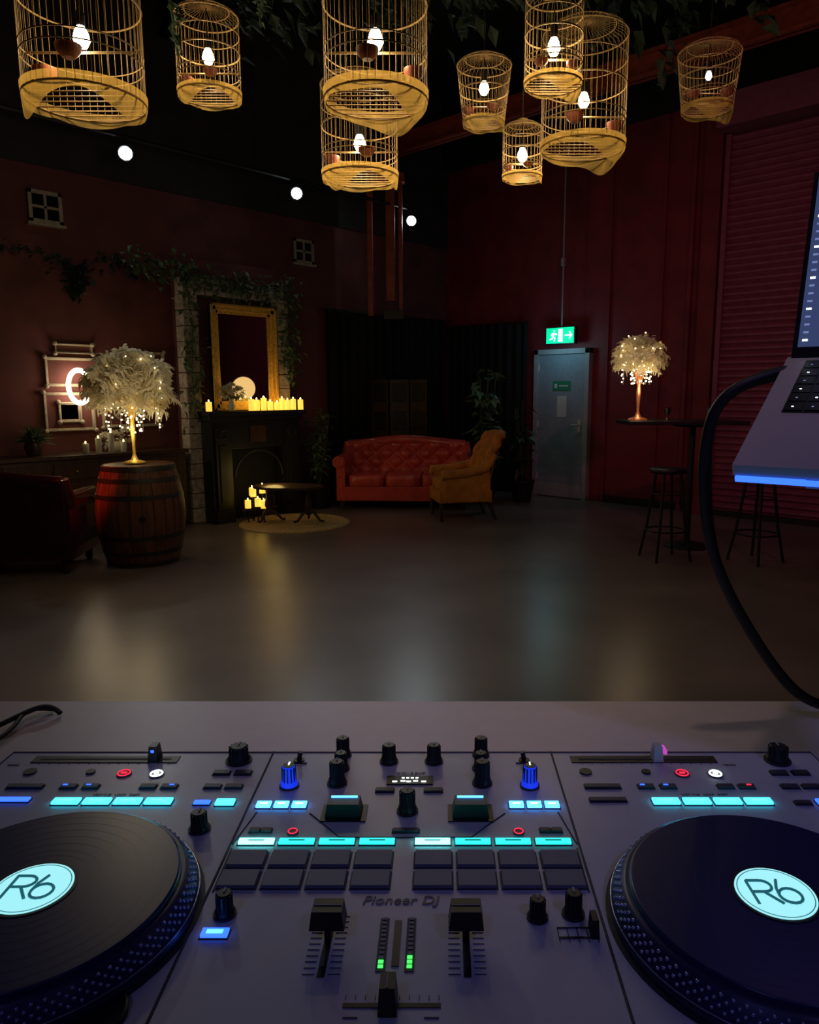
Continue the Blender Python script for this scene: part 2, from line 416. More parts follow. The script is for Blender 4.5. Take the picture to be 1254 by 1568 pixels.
o=MB('oval_mirror'); o.ring((.03,-6.85,1.62),.25,.028,M_gold,36,8,'x',1.3); o.ring((.035,-6.85,1.62),.2,.012,M_frame,36,6,'x',1.35)
o.done(C0,RA)
# neon C
o=MB('neon_letter_sign'); pts=[]
for i in range(25):
    t=math.radians(50+i*(260/24)); pts.append((.12,-5.80+.11*math.cos(t),1.56+.17*math.sin(t)))
o.tube(pts,.024,M_neon,8)
o.tube([(.12,-5.73,1.43),(.12,-5.64,1.45),(.12,-5.58,1.52)],.018,M_neon,8)
o.cyl((.04,-5.91,1.56),(.12,-5.91,1.56),.006,M_black,6); o.done(C0,RA)
light('neon_glow','POINT',W(.35,5.74,1.56),2.0,(1,.78,.42),.12)
# sideboard
o=MB('sideboard'); y0,y1=-6.75,-4.86
o.bx(.06,.50,y0,y1,.08,.84,M_wood); o.bx(.04,.54,y0-.03,y1+.03,.84,.88,M_wood)
for i in range(4):
    a=y0+.04+i*(y1-y0-.08)/4; b=a+(y1-y0-.08)/4-.03
    o.bx(.5,.515,a,b,.14,.60,M_wood); o.bx(.5,.515,a,b,.64,.80,M_wood); o.sph((.53,(a+b)/2,.72),.014,M_gold,8,6); o.sph((.53,b-.04,.4),.014,M_gold,8,6)
for y in(y0+.06,y1-.06):
    for x in(.1,.46): o.bx(x-.03,x+.03,y-.03,y+.03,0,.08,M_wood)
o.done(C0,RA,bevel=.005)
candles('wax_candles',[(.42,-5.9+.13*i,.882,.03,.10+.05*(i%3)) for i in range(4)],C0,RA,M_petal)
o=MB('flower_bouquet')
for y,z in((-5.5,1.02),(-5.38,1.05),(-5.62,1.0)): petals(o,(.22,y,z),.1,70,M_petal)
o.lathe([(.07,0),(.09,.05),(.07,.09)],(.22,-5.5,.882),M_petal,16); o.done(C0,RA)
o=MB('spiky_potted_plant'); o.lathe([(.06,0),(.09,.08),(.07,.14)],(.3,-6.35,.882),M_wood,20)
for i in range(110):
    an=random.uniform(0,2*pi); el=random.uniform(.1,1.4)
    o.leaf((.3,-6.35,1.02),(math.cos(an)*math.cos(el),math.sin(an)*math.cos(el),math.sin(el)),random.uniform(.16,.27),.035,M_leaf,.25)
o.done(C0,RA)

# ------------------------------------------------------------ seating
def chesterfield(name,loc,rz,w,dp,h,lea,nsc=3,armh=None,feet=M_wood):
    o=MB(name); ah=armh or h*.78; aw=.17
    fh=.12
    o.bx(-w/2+.03,w/2-.03,-dp/2+.03,dp/2-.04,fh,.30,lea)
    iw=w-2*aw
    for i in range(nsc):
        cw=iw/nsc; o.cushion((-iw/2+cw*(i+.5),-.06,.37),(cw*.99,dp-.16,.18),lea)
    nx,nz=96,28; vs=[];fs=[]
    z0,z1=.36,h-.06; bw=w-.14
    px,pz=.135,.11
    for j in range(nz+1):
        z=z0+(z1-z0)*j/nz
        for i in range(nx+1):
            x=-bw/2+bw*i/nx
            u=x/px; v=(z-z0)/pz
            a=u+v; b=u-v
            t=abs(math.sin(pi*a/2))*abs(math.sin(pi*b/2))
            vs.append((x,dp/2-.20-.065*t**.5+.10*(j/nz),z))
    for j in range(nz):
        for i in range(nx):
            k=j*(nx+1)+i; fs.append((k,k+1,k+nx+2,k+nx+1))
    o.add(vs,fs,lea,True)
    o.bx(-w/2+.06,w/2-.06,dp/2-.12,dp/2-.02,.2,h-.05,lea)
    for j in range(int((z1-z0)/pz)+1):
        for i in range(-8,9):
            if (i+j)%2==0 and abs(i*px)<bw/2-.02:
                o.sph((i*px,dp/2-.195+.10*(j*pz/(z1-z0)),z0+j*pz),.012,lea,8,5)
    pts=[]
    for i in range(21):
        x=-w/2+.08+(w-.16)*i/20; pts.append((x,dp/2-.08,h-.05+.035*math.cos(pi*(x/(w/2)))))
    o.tube(pts,.065,lea,14)
    for sx in(-1,1):
        x=sx*(w/2-aw/2)
        o.bx(x-.055,x+.055,-dp/2+.04,dp/2-.05,.2,ah-.08,lea)
        o.tube([(x+sx*.02,-dp/2+.02,ah-.07),(x+sx*.02,dp/2-.1,ah-.05),(x,dp/2-.07,h-.05)],[.08,.08,.065],lea,16)
        o.ring((x+sx*.02,-dp/2+.018,ah-.07),.055,.01,lea,20,6,'y'); 
        for z in(.3,.38,.46): o.sph((x,-dp/2+.035,z),.01,M_gold,6,4)
        for yy in(-dp/2+.08,dp/2-.1): o.lathe([(.02,0),(.035,.03),(.028,.07),(.045,fh)],(sx*(w/2-.1),yy,0),feet,14)
    return o.done(loc,rz,bevel=.012)
chesterfield('chesterfield_sofa',(-.49,9.80,0),math.radians(-2),1.76,.82,.88,M_redlea)
chesterfield('leather_couch',(-3.95,6.22,0),math.radians(180+8),1.75,.75,.84,M_darklea)

def armchair(loc,rz):
    o=MB('wingback_armchair'); m=M_must
    o.bx(-.31,.31,-.33,.30,.22,.36,m); o.cushion((0,-.05,.41),(.50,.56,.16),m)
    nx,nz=20,24
    for side in(0,1):
        vs=[];fs=[]
        for j in range(nz+1):
            t=j/nz; z=.30+.68*t; hw=.29*(1-.12*t**3)
            if t>.85: hw*=math.sqrt(max(0.05,1-((t-.85)/.16)**2))*.25+.75
            for i in range(nx+1):
                u=-1+2*i/nx; y=.20+.16*t+.07*max(0,t-.7)*3-.10*abs(u)**2.2*(1-.3*t)+(side*.11)
                tf=0 if side else -.03*(abs(math.sin(pi*(u*2.5+t*4)/1))*abs(math.sin(pi*(u*2.5-t*4)/1)))**.5
                vs.append((u*hw,y+tf,z+.02*(1-u*u)))
        for j in range(nz):
            for i in range(nx):
                k=j*(nx+1)+i; fs.append((k,k+1,k+nx+2,k+nx+1))
        o.add(vs,fs,m,True)
        if side==0: front=vs
    n1=nx+1
    idx=[j*n1 for j in range(nz+1)]+[nz*n1+i for i in range(1,nx+1)]+[j*n1+nx for j in range(nz-1,-1,-1)]
    pts=[(front[i][0],front[i][1]+.055,front[i][2]) for i in idx]
    o.tube(pts,.058,m,10)
    for sx in(-1,1):
        o.bx(sx*.33-.04,sx*.33+.04,-.28,.26,.24,.54,m)
        o.tube([(sx*.34,-.31,.55),(sx*.345,-.05,.57),(sx*.33,.22,.63),(sx*.29,.33,.78)],[.06,.058,.055,.04],m,14)
        o.ring((sx*.34,-.312,.55),.04,.008,M_gold,16,5,'y')
        o.tube([(sx*.27,-.29,.24),(sx*.28,-.31,.12),(sx*.27,-.30,0)],[.035,.022,.018],M_wood,10)
        o.tube([(sx*.26,.27,.24),(sx*.26,.32,.1),(sx*.26,.36,0)],[.03,.022,.018],M_wood,10)
    o.done(loc,rz,bevel=.015)
armchair((.24,8.88,0),math.radians(-78))

# rug, coffee table
o=MB('round_jute_rug'); o.lathe([(.63,0),(.63,.012),(.61,.016)],(0,0,0),M_rug,64)
for r in(.1,.2,.3,.4,.5,.6): o.ring((0,0,.015),r,.006,M_rug,64,5)
o.done((-1.70,8.45,0))
o=MB('coffee_table')
vs=[]
for z in(.405,.43):
    for k in range(40): a=2*pi*k/40; vs.append((.40*math.copysign(abs(math.cos(a))**.8,math.cos(a)),.24*math.copysign(abs(math.sin(a))**.8,math.sin(a)),z))
fs=[tuple(range(40))[::-1],tuple(range(40,80))]+[(k,(k+1)%40,40+(k+1)%40,40+k) for k in range(40)]
o.add(vs,fs,M_wood)
for x in(-.24,.24):
    o.lathe([(.06,.40),(.03,.37),(.022,.3),(.04,.24),(.045,.2),(.025,.15),(.035,.12),(.03,.10)],(x,0,0),M_wood,16)
    for k in range(3):
        a=2*pi*k/3+(.3 if x<0 else -.2)
        o.tube([(x+math.cos(a)*r,math.sin(a)*r,z) for r,z in((.02,.13),(.07,.13),(.11,.08),(.15,.035),(.19,.034))],[.02,.02,.017,.013,.017],M_wood,8)
o.done((-1.76,8.40,.018),math.radians(-8))

# barrel
o=MB('wine_barrel'); H=.88
n=24
for k in range(n):
    a0=2*pi*k/n+.006; a1=2*pi*(k+1)/n-.006; vs=[];fs=[]
    for j in range(13):
        t=j/12; r=.30+.075*math.sin(pi*t)
        for q in range(4):
            a=a0+(a1-a0)*q/3; vs.append((r*math.cos(a),r*math.sin(a),H*t))
    for j in range(12):
        for q in range(3): b=j*4+q; fs.append((b,b+1,b+5,b+4))
    o.add(vs,fs,M_oak,True)
o.lathe([(.29,.005),(.365,H*.5),(.29,H-.005)],(0,0,0),M_wood,36)
o.disc((0,0,H-.02),.293,M_oak,.012,36)
for t in(.03,.14,.30,.70,.86,.97):
    z=H*t; r0=.30+.075*math.sin(pi*(t-.02))+.004; r1=.30+.075*math.sin(pi*(t+.02))+.004
    o.lathe([(r0,z-.018),(r1,z+.018)],(0,0,0),M_hoop,48)
o.tube([(0,-.37,.44),(0,-.385,.44)],.025,M_black,12)
o.done((-2.68,6.52,0),.4)

# feather centrepiece: fluffy ball of ostrich plumes on a slim vase
def plume(o,c,d,L,m):
    d=Vector(d).normalized(); side=d.cross(Vector((0,0,1))); side=side.normalized() if side.length>.01 else Vector((1,0,0))
    side=(side+Vector((random.gauss(0,.25),random.gauss(0,.25),random.gauss(0,.25)))).normalized()
    n=10; pts=[]
    for i in range(n+1):
        t=i/n; pts.append(Vector(c)+d*L*t+Vector((0,0,-.42*L*t**2.4*(1 if d.z>-.2 else .4)))+Vector((d.x,d.y,0))*L*.04*t*t)
    for i in range(2,n+1):
        p=pts[i]; tg=(pts[i]-pts[i-1]).normalized(); w=L*.26*math.sin(pi*min(1,.25+.55*i/n)); nr=side.cross(tg)
        for sg in(-1,1):
            for q in range(3):
                ww=w*random.uniform(.7,1.2)
                b0=p-tg*L*.033*q; up=nr*random.uniform(-.8,.8)*ww
                e=b0+side*sg*ww*.9+tg*ww*.55+up+Vector((0,0,-ww*random.uniform(.1,.6)))
                mdd=b0.lerp(e,.55)+Vector((0,0,ww*.18))+nr*ww*.1; hw=tg*L*.026
                o.add([tuple(b0-hw),tuple(b0+hw),tuple(mdd+hw*1.3),tuple(mdd-hw*1.3),tuple(e+hw*.5),tuple(e-hw*.5)],[(0,1,2,3),(3,2,4,5)],m)
def centrepiece(loc,base_z,cz,R,stem_m,n=75):
    o=MB('feather_centrepiece')
    h=cz-base_z
    o.lathe([(.09,0),(.09,.012),(.03,.03),(.012,.08),(.014,h*.25),(.022,h*.4),(.016,h*.5),(.05,h*.70),(.06,h*.74)],(0,0,0),stem_m,20)
    for i in range(n):
        ph=2.399963*i+random.uniform(-.3,.3); el=math.asin(-.85+1.83*(i+.5)/n)
        d=(math.cos(ph)*math.cos(el),math.sin(ph)*math.cos(el),math.sin(el)+.12)
        plume(o,(0,0,h+R*.06),d,R*random.choice((.62,.82,.9,1.0,1.02)),M_feather)
    for k in range(11):
        a=2*pi*k/11; rr=R*(.25+.35*(k%2))
        for j in range(5):
            o.sph((math.cos(a)*rr+random.uniform(-.02,.02),math.sin(a)*rr,h-R*.70-j*R*.12+random.uniform(-.02,.02)),.0075,M_fairy,6,4)
        o.tube([(math.cos(a)*rr,math.sin(a)*rr,h-R*.5),(math.cos(a)*rr,math.sin(a)*rr,h-R*1.25)],.0012,M_frame,4)
    for k in range(60):
        d=Vector((random.gauss(0,1),random.gauss(0,1),random.gauss(0,1)-.6)).normalized()*R*random.uniform(.6,.95)
        o.sph((d.x,d.y,h+d.z*.85),.0065,M_fairy,6,4)
    o.done(loc)
centrepiece((-2.71,6.52,.885),.885,1.62,.37,M_gold,165)
light('feather_fairy_and_fill','POINT',(-2.70,6.46,1.16),2.2,(1,.82,.48),.10)
light('feather_fairy_and_fill','POINT',(-2.40,5.90,1.70),2.3,(1,.84,.55),.12)  # added fill lamp in front of the plumes, not a fairy light
light('feather_fairy_and_fill','POINT',(-2.71,6.52,1.63),2.2,(1,.84,.52),.08)
M_rosegold=mat('rose_gold',(.8,.3,.15),rough=.3,metal=.8,emit=(1,.25,.08),es=.12)
centrepiece((1.89,7.18,1.238),1.238,1.88,.245,M_rosegold,130)
light('feather_fairy_and_fill','POINT',(1.89,7.12,1.53),1.1,(1,.87,.55),.08)
light('feather_fairy_and_fill','POINT',(1.72,6.70,1.92),1.8,(1,.87,.60),.1)  # added fill outside the ball, brightens the feathers from the front
light('feather_fairy_and_fill','POINT',(1.89,7.18,1.89),1.8,(1,.87,.55),.06)

# ------------------------------------------------------------ bar table & stools
o=MB('bar_table')
o.bx(-.56,.56,-.28,.28,-.035,0,M_black); o.cyl((.12,0,-1.19),(.12,0,-.03),.03,M_black,16)
o.lathe([(.22,-1.236),(.22,-1.22),(.05,-1.18)],(.12,0,0),M_black,28); o.box((.12,0,-.05),(.3,.3,.02),M_black)
for x,y in((-.1,.1),(.25,-.05)): o.lathe([(.03,0),(.035,.002),(.008,.01),(.008,.05),(.03,.07),(.032,.12)],(x,y,0),M_mirror,14)
o.done((2.30,7.16,1.236),bevel=.004)
def stool(loc,h,rz):
    o=MB('bar_stool')
    o.lathe([(.02,h-.045),(.15,h-.045),(.165,h-.02),(.15,h),(.02,h-.004)],(0,0,0),M_black,28)
    for k in range(4):
        a=pi/4+k*pi/2
        o.tube([(math.cos(a)*.11,math.sin(a)*.11,h-.04),(math.cos(a)*.17,math.sin(a)*.17,h*.4),(math.cos(a)*.235,math.sin(a)*.235,0)],[.014,.013,.012],M_black,8)
    o.ring((0,0,h*.32),.175,.009,M_black,28,6); o.ring((0,0,h*.72),.13,.006,M_black,28,6)
    o.done(loc,rz)
stool((2.04,6.62,0),.83,.2); stool((2.82,6.50,0),.80,.5)

# ------------------------------------------------------------ plants near the corner
def plant(name,loc,h,n,ln,w,m,pot=M_black):
    o=MB(name); o.lathe([(.12,0),(.17,.28),(.18,.30),(.15,.29)],(0,0,0),pot,24)
    for k in range(7):
        a=random.uniform(0,2*pi); r=random.uniform(.05,.22); top=Vector((math.cos(a)*r,math.sin(a)*r,h*random.uniform(.6,1)))
        P=[Vector((0,0,.28)),top*.5+Vector((0,0,.1)),top]
        o.tube(P,.01,M_leafd,6)
        for i in range(n//7):
            t=random.uniform(.5,2); q=P[int(min(t,1.999))].lerp(P[int(min(t,1.999))+1],t-int(min(t,1.999)))
            o.leaf(q,(random.uniform(-1,1),random.uniform(-1,1),random.uniform(-.2,.7)),ln*random.uniform(.7,1.3),w,m,.4)
    o.done(loc)
plant('potted_fern',W(.50,3.00),1.50,260,.13,.05,M_leaf)
plant('rubber_plant',(.62,10.40,0),1.85,110,.24,.12,M_leaf)
plant('rubber_plant',(1.12,10.2,0),1.5,90,.20,.1,M_leafd)
o=MB('folding_screen')
for k in range(3):
    x0=-.42+k*.28
    R=Matrix.Rotation(.35*(1 if k%2 else -1),3,'Z')
    o.box((x0+.14,0,.85),(.27,.025,1.66),M_wood,R)
    for z in(.2,.6,1.0,1.4): o.box((x0+.14,-.02,z+.1),(.19,.02,.26),M_black,R)
o.done((-.60,10.66,0),math.radians(-10),bevel=.004)

# ------------------------------------------------------------ track spotlights
o=MB('track_light_rail'); o.tube([(-3.95,7.05,4.02),(-.32,10.97,4.02)],.02,M_black,8)
for t in(.1,.5,.9):
    p=Vector((-3.95,7.05,4.02)).lerp(Vector((-.32,10.97,4.02)),t); o.cyl(tuple(p),(p.x,p.y,HT),.008,M_black,6)
o.done()
for i,(x,y) in enumerate(((-3.16,7.87),(-1.74,9.38),(-.42,10.82))):
    p=Vector((x,y,3.86)); d=(Vector((0,1.5,1.0))-p).normalized()
    o=MB('track_spotlight'); q=-d
    o.tube([q*.18,q*.16,q*.02,d*0],[.045,.06,.068,.075],M_black,20)
    o.tube([d*.001,d*.006],[.062,.062],M_spot,20); o.cyl((0,0,.0),(0,0,.14),.012,M_black,8)
    o.done(tuple(p))
    light('track_spot_beam','SPOT',tuple(p+d*.05),42,(.80,.93,1),.05,aim=(x*.4,2.2,0),spot=60,blend=.8)

# ------------------------------------------------------------ birdcage lanterns
def cage(x,y,zc,r,z0,z1,rb=None,watt=5,seed=0,em=1):
    random.seed(seed); rb=rb or r
    o=MB('birdcage_lantern'); H=z1-z0; n=int(150*r)+14
    def rad(z):
        t=(z-z0)/H; return rb+(r-rb)*t
    for k in range(n):
        a=2*pi*k/n
        pts=[(rad(z0)*math.cos(a),rad(z0)*math.sin(a),z0),(r*math.cos(a),r*math.sin(a),z1)]
        for j in range(1,5):
            t=j/4*pi/2; pts.append((r*math.cos(t)*math.cos(a)+.0,r*math.cos(t)*math.sin(a),z1+r*.30*math.sin(t)))
        o.tube(pts,.0011,M_bamboo,4)
    for t in(0,.22,.28,.55,.78,1):
        z=z0+H*t; o.ring((0,0,z),rad(z),.004 if t in(0,1,.55) else .0026,M_bamboo,40,6)
    o.ring((0,0,z1+r*.30*math.sin(pi/4)),r*math.cos(pi/4),.003,M_bamboo,32,5)
    o.disc((0,0,z1+r*.29),.03,M_bamboo,.02,16)
    th0=random.uniform(-2.6,-.6); m=72; vs=[];fs=[]; R=rad(z0)*1.02
    for i in range(m):
        a=2*pi*i/m; dr=.016+.012*abs(math.sin(2.5*a))+.085*max(0,math.cos(a-th0))**9+.055*max(0,math.cos(a-th0-1.9))**11
        dr*=r/.2
        vs+=[(R*1.01*math.cos(a),R*1.01*math.sin(a),z0+H*.05),(R*math.cos(a),R*math.sin(a),z0),(R*(.97)*math.cos(a),R*.97*math.sin(a),z0-dr)]
    for i in range(m):
        j=(i+1)%m
        for q in(0,1): fs.append((3*i+q,3*j+q,3*j+q+1,3*i+q+1))
    o.add(vs,fs,M_skirt,True)
    for k in range(9):
        yy=-R*.9+R*1.8*k/8; hx=math.sqrt(max(.0001,R*R-yy*yy)); o.tube([(-hx,yy,z0),(hx,yy,z0)],.0035,M_bamboo,5)
    for a in(th0+.9,th0-1.0):
        fx,fy=(rad(z0+H*.3)-.02)*math.cos(a),(rad(z0+H*.3)-.02)*math.sin(a); fr=.15*r+.01
        o.lathe([(fr*.5,0),(fr,.02*r/.2),(fr*1.1,.20*r)],(fx*.84,fy*.84,z0+H*.14),M_feed,14)
    o.cyl((-rad(z0+H*.28),0,z0+H*.28),(rad(z0+H*.28),0,z0+H*.28),.005,M_bamboo,6)
    bz=zc; br=.031*em
    o.lathe([(.002,-br*1.0),(br*.6,-br*.8),(br,0),(br*.8,br*.8),(br*.45,br*1.5)],(0,0,bz),M_bulb,16)
    o.lathe([(.016,0),(.018,.05),(.008,.06)],(0,0,bz+br*1.5),M_black,12)
    o.cyl((0,0,bz+br*1.5+.05),(0,0,HT),.003,M_cord,6)
    o.done((x,y,0))
    light('cage_bulb','POINT',(x,y,zc-.055),watt,(1,.76,.45),.025)
cage(-1.475,3.30,2.925,.235,2.69,3.36,watt=5.5,seed=1,em=1.1)
cage(-.279,3.40,2.96,.218,2.73,3.40,watt=5.5,seed=2,em=1.1)
cage(-1.221,4.20,3.225,.161,3.045,3.42,watt=3.5,seed=3)
cage(-.417,4.02,2.746,.192,2.59,3.02,watt=4.5,seed=4)
cage(.517,3.70,3.06,.132,2.91,3.28,watt=3.5,seed=5)
cage(.755,4.22,3.02,.222,2.79,3.34,watt=4.5,seed=6)
cage(.256,4.80,3.297,.164,3.11,3.43,rb=.125,watt=1.4,seed=7)
cage(.473,4.60,2.861,.115,2.745,3.01,watt=2.2,seed=8)
cage(1.671,5.0,3.448,.192,3.26,3.58,rb=.155,watt=.35,seed=9,em=.65)
random.seed(11)
# hanging greenery
paths=[]
for k in range(15):
    x=-1.6+k*.27+random.uniform(-.1,.1); y=5.6+random.uniform(-.1,.8); z=4.55
    paths.append([(x,y,z+.25),(x+.15,y,z+.05),(x+.05,y+.1,z-random.uniform(.1,.45))])
paths.append([(-2.4,5.7,4.7),(-1,5.8,4.55),(.5,5.7,4.65),(2.4,5.7,4.6)])
for x in(-2.3,-.7,.9,2.3): paths.append([(x,5.75,HT),(x,5.75,5.3),(x,5.75,4.62)])
ivy('hanging_ivy_canopy',paths,75,M_leafd,.12,.13,(0,0,0),0)
ivy('hanging_ivy',[[(-1.16,3.5,3.75),(-1.18,3.5,3.3),(-1.15,3.5,2.95)]],60,M_leafd,.025,.045,(0,0,0),0)
ivy('hanging_ivy',[[(-.93,4.3,3.85),(-.98,4.3,3.6),(-.96,4.3,3.42)]],50,M_leafd,.03,.05,(0,0,0),0)

# ------------------------------------------------------------ DJ booth
TZ=1.093
o=MB('dj_booth_table')
o.bx(-1.35,1.35,.14,.938,TZ-.045,TZ,M_white); o.bx(-1.3,1.3,.86,.885,.0,TZ-.045,M_white)
for x in(-1.3,1.27): o.bx(x,x+.03,.2,.86,0,TZ-.045,M_white)
o.done(bevel=.004)

# ------------------------------------------------------------ controller
o=MB('dj_controller')
hw=.376; yb,yf=.650,.232
o.bx(-hw,hw,yf,yb,-.060,0,M_ctrl)
for x in(-.3,.3):
    for y in(.27,.61): o.lathe([(.02,-.0735),(.022,-.062),(.022,-.058)],(x,y,0),M_plast,16)
o.bx(-hw+.004,hw-.004,yf+.004,yb-.004,-.066,-.060,M_plast)
def seam(pts,r=.0006):
    o.tube([(x,y,.0002) for x,y in pts],r,M_line,5)
seam([(-.130,yf),(-.130,yb-.001)],.0009); seam([(.130,yf),(.130,yb-.001)],.0009)
seam([(-hw+.003,yf),(-hw+.003,yb-.002),(hw-.003,yb-.002),(hw-.003,yf)],.0008)
seam([(-.121,.548),(-.1285,.505)]); seam([(.121,.548),(.1285,.505)])
seam([(-.078,.546),(-.062,.528),(-.050,.5135),(.050,.5135),(.062,.528),(.078,.546)])
seam([(-.127,.4515),(-.1275,.50)]); seam([(.127,.4515),(.1275,.50)])
def btn(x,y,w,h,m,z=.0022,rim=True):
    if rim: o.bx(x-w/2-.0008,x+w/2+.0008,y-h/2-.0008,y+h/2+.0008,0,.0007,M_line)
    o.bx(x-w/2,x+w/2,y-h/2,y+h/2,0,z,m)
def knob(x,y,r,h,m=M_plast,mark=M_paper,ribs=None):
    ribs=ribs or m
    o.lathe([(r*1.25,0),(r*1.25,.0015)],(x,y,0),M_line,24)
    o.lathe([(r*1.05,.001),(r*1.05,h*.25),(r*.88,h*.32),(r*.78,h*.95),(r*.70,h)],(x,y,0),m,24)
    if ribs is not m: o.disc((x,y,h-.0005),r*.70,ribs,.001,20)
    for k in range(12):
        a=2*pi*k/12; o.box((x+math.cos(a)*r*.84,y+math.sin(a)*r*.84,h*.6),(r*.16,r*.16,h*.7),ribs,Matrix.Rotation(a,3,'Z'))
    o.bx(x-.0005,x+.0005,y,y+r*.7,h,h+.0008,mark)
for dx,cap in((0,-.2355),(.493,-.268)):
    o.bx(-.347+dx,-.214+dx,.628,.640,0,.0008,M_plast); o.bx(-.340+dx,-.221+dx,.6325,.6355,.0008,.0011,M_line)
    for k in range(14): o.bx(-.338+dx+k*.009,-.3375+dx+k*.009,.6255,.628,0,.0005,M_line)
    c=cap+dx; o.box((c,.634,.008),(.009,.013,.014),M_ctrl if dx else M_plast,top=.75); o.box((c+(.006 if dx else 0),.634,.010),(.003,.011,.004),M_mag if dx else M_blue)
    knob(-.158+dx,.632,.0095,.015)
    o.disc((-.3377+dx,.611,0),.0055,M_plast,.0015,20); o.disc((-.284+dx,.611,0),.004,M_plast,.0015,16)
    o.disc((-.253+dx,.608,0),.0065,M_btn,.0012,20); o.ring((-.253+dx,.608,.0015),.0052,.0006,M_red,24,5); o.box((-.253+dx,.608,.0015),(.005,.002,.001),M_red)
    o.disc((-.224+dx,.607,0),.0065,M_btn,.0012,20); o.ring((-.224+dx,.607,.0015),.005,.0007,M_ledw,24,5); o.disc((-.224+dx,.607,.0012),.0022,M_ledw,.001,16)
    for x,w in((-.328,.03),(-.291,.013),(-.272,.013),(-.223,.013),(-.205,.013),(-.168,.014),(-.150,.014)): btn(x+dx,.586,w,.0055,M_btn)
    for x in(-.167,-.148): btn(x+dx,.609,.014,.006,M_btn)
    for x,y in((-.294,.5865),(-.274,.5865),(-.203,.5865)): o.box((x+dx,y,.0024),(.004,.0013,.0006),M_red if x>-.21 and dx else M_blue)
    for k in range(4):
        x=-.281+k*.0253+dx; btn(x,.562,.0215,.0078,M_cyan,.0026)
        o.box((x,.562,.0028),(.012,.0009,.0004),M_bluel)
    btn(-.150+dx,.5605,.015,.0075,M_cyan if not dx else M_blue,.0026); btn(-.169+dx,.5605,.013,.0045,M_btn if dx else M_blue)
    btn(-.328+dx,.565,.030,.005,M_blue if not dx else M_btn)
    if not dx: knob(-.1592,.524,.0068,.015)
# jog wheels
for sx,cx,cy in((-1,-.2320,.4245),(1,.2370,.420)):
    o.lathe([(.1035,0),(.1035,.0012)],(cx,cy,0),M_line,72)
    o.lathe([(.1005,.001),(.1005,.006),(.0985,.008),(.0935,.0185),(.0915,.0195)],(cx,cy,0),M_groove,90)
    o.ring((cx,cy,.0075),.1003,.0005,M_dot,90,5)
    for row in range(4):
        for k in range(90):
            a=2*pi*(k+.5*(row%2))/90; t=(row+.6)/4.4; rr=.0986-.005*t; zz=.008+.0105*t
            o.sph((cx+rr*math.cos(a),cy+rr*math.sin(a),zz),.00125,M_dot,7,5)
    o.lathe([(.089,.0185),(.089,.0215),(.0875,.0225)],(cx,cy,0),M_vinyl,90)
    for r in(.0865,.0800,.072,.064,.056,.048,.040,.034): o.ring((cx,cy,.0223),r,.00028,M_groove,90,4)
    o.disc((cx,cy,.0222),.0265,M_plast,.0008,48); o.disc((cx,cy,.0228),.0242,M_label,.0006,48)
    o.ring((cx,cy,.0234),.0226,.0003,M_labtx,48,4)
    def st(pts,r=.0010):
        o.tube([(cx+px,cy+py,.0236) for px,py in pts],r,M_labtx,6)
    k=.0145
    st([(-k,-k*.75),(-k,k*.75)]); st([(-k,k*.75)]+[(-k*.45+k*.42*math.sin(t),k*.38+k*.37*math.cos(t)) for t in [pi*i/10 for i in range(11)]]+[(-k,k*.01)])
    st([(-k*.5,k*.01),(k*.05,-k*.75)])
    st([(k*.35,k*.80),(k*.14,k*.25),(k*.08,-k*.25)]+[(k*.55-k*.47*math.cos(t),-k*.25-k*.47*math.sin(t)) for t in [2*pi*i/16 for i in range(17)]])
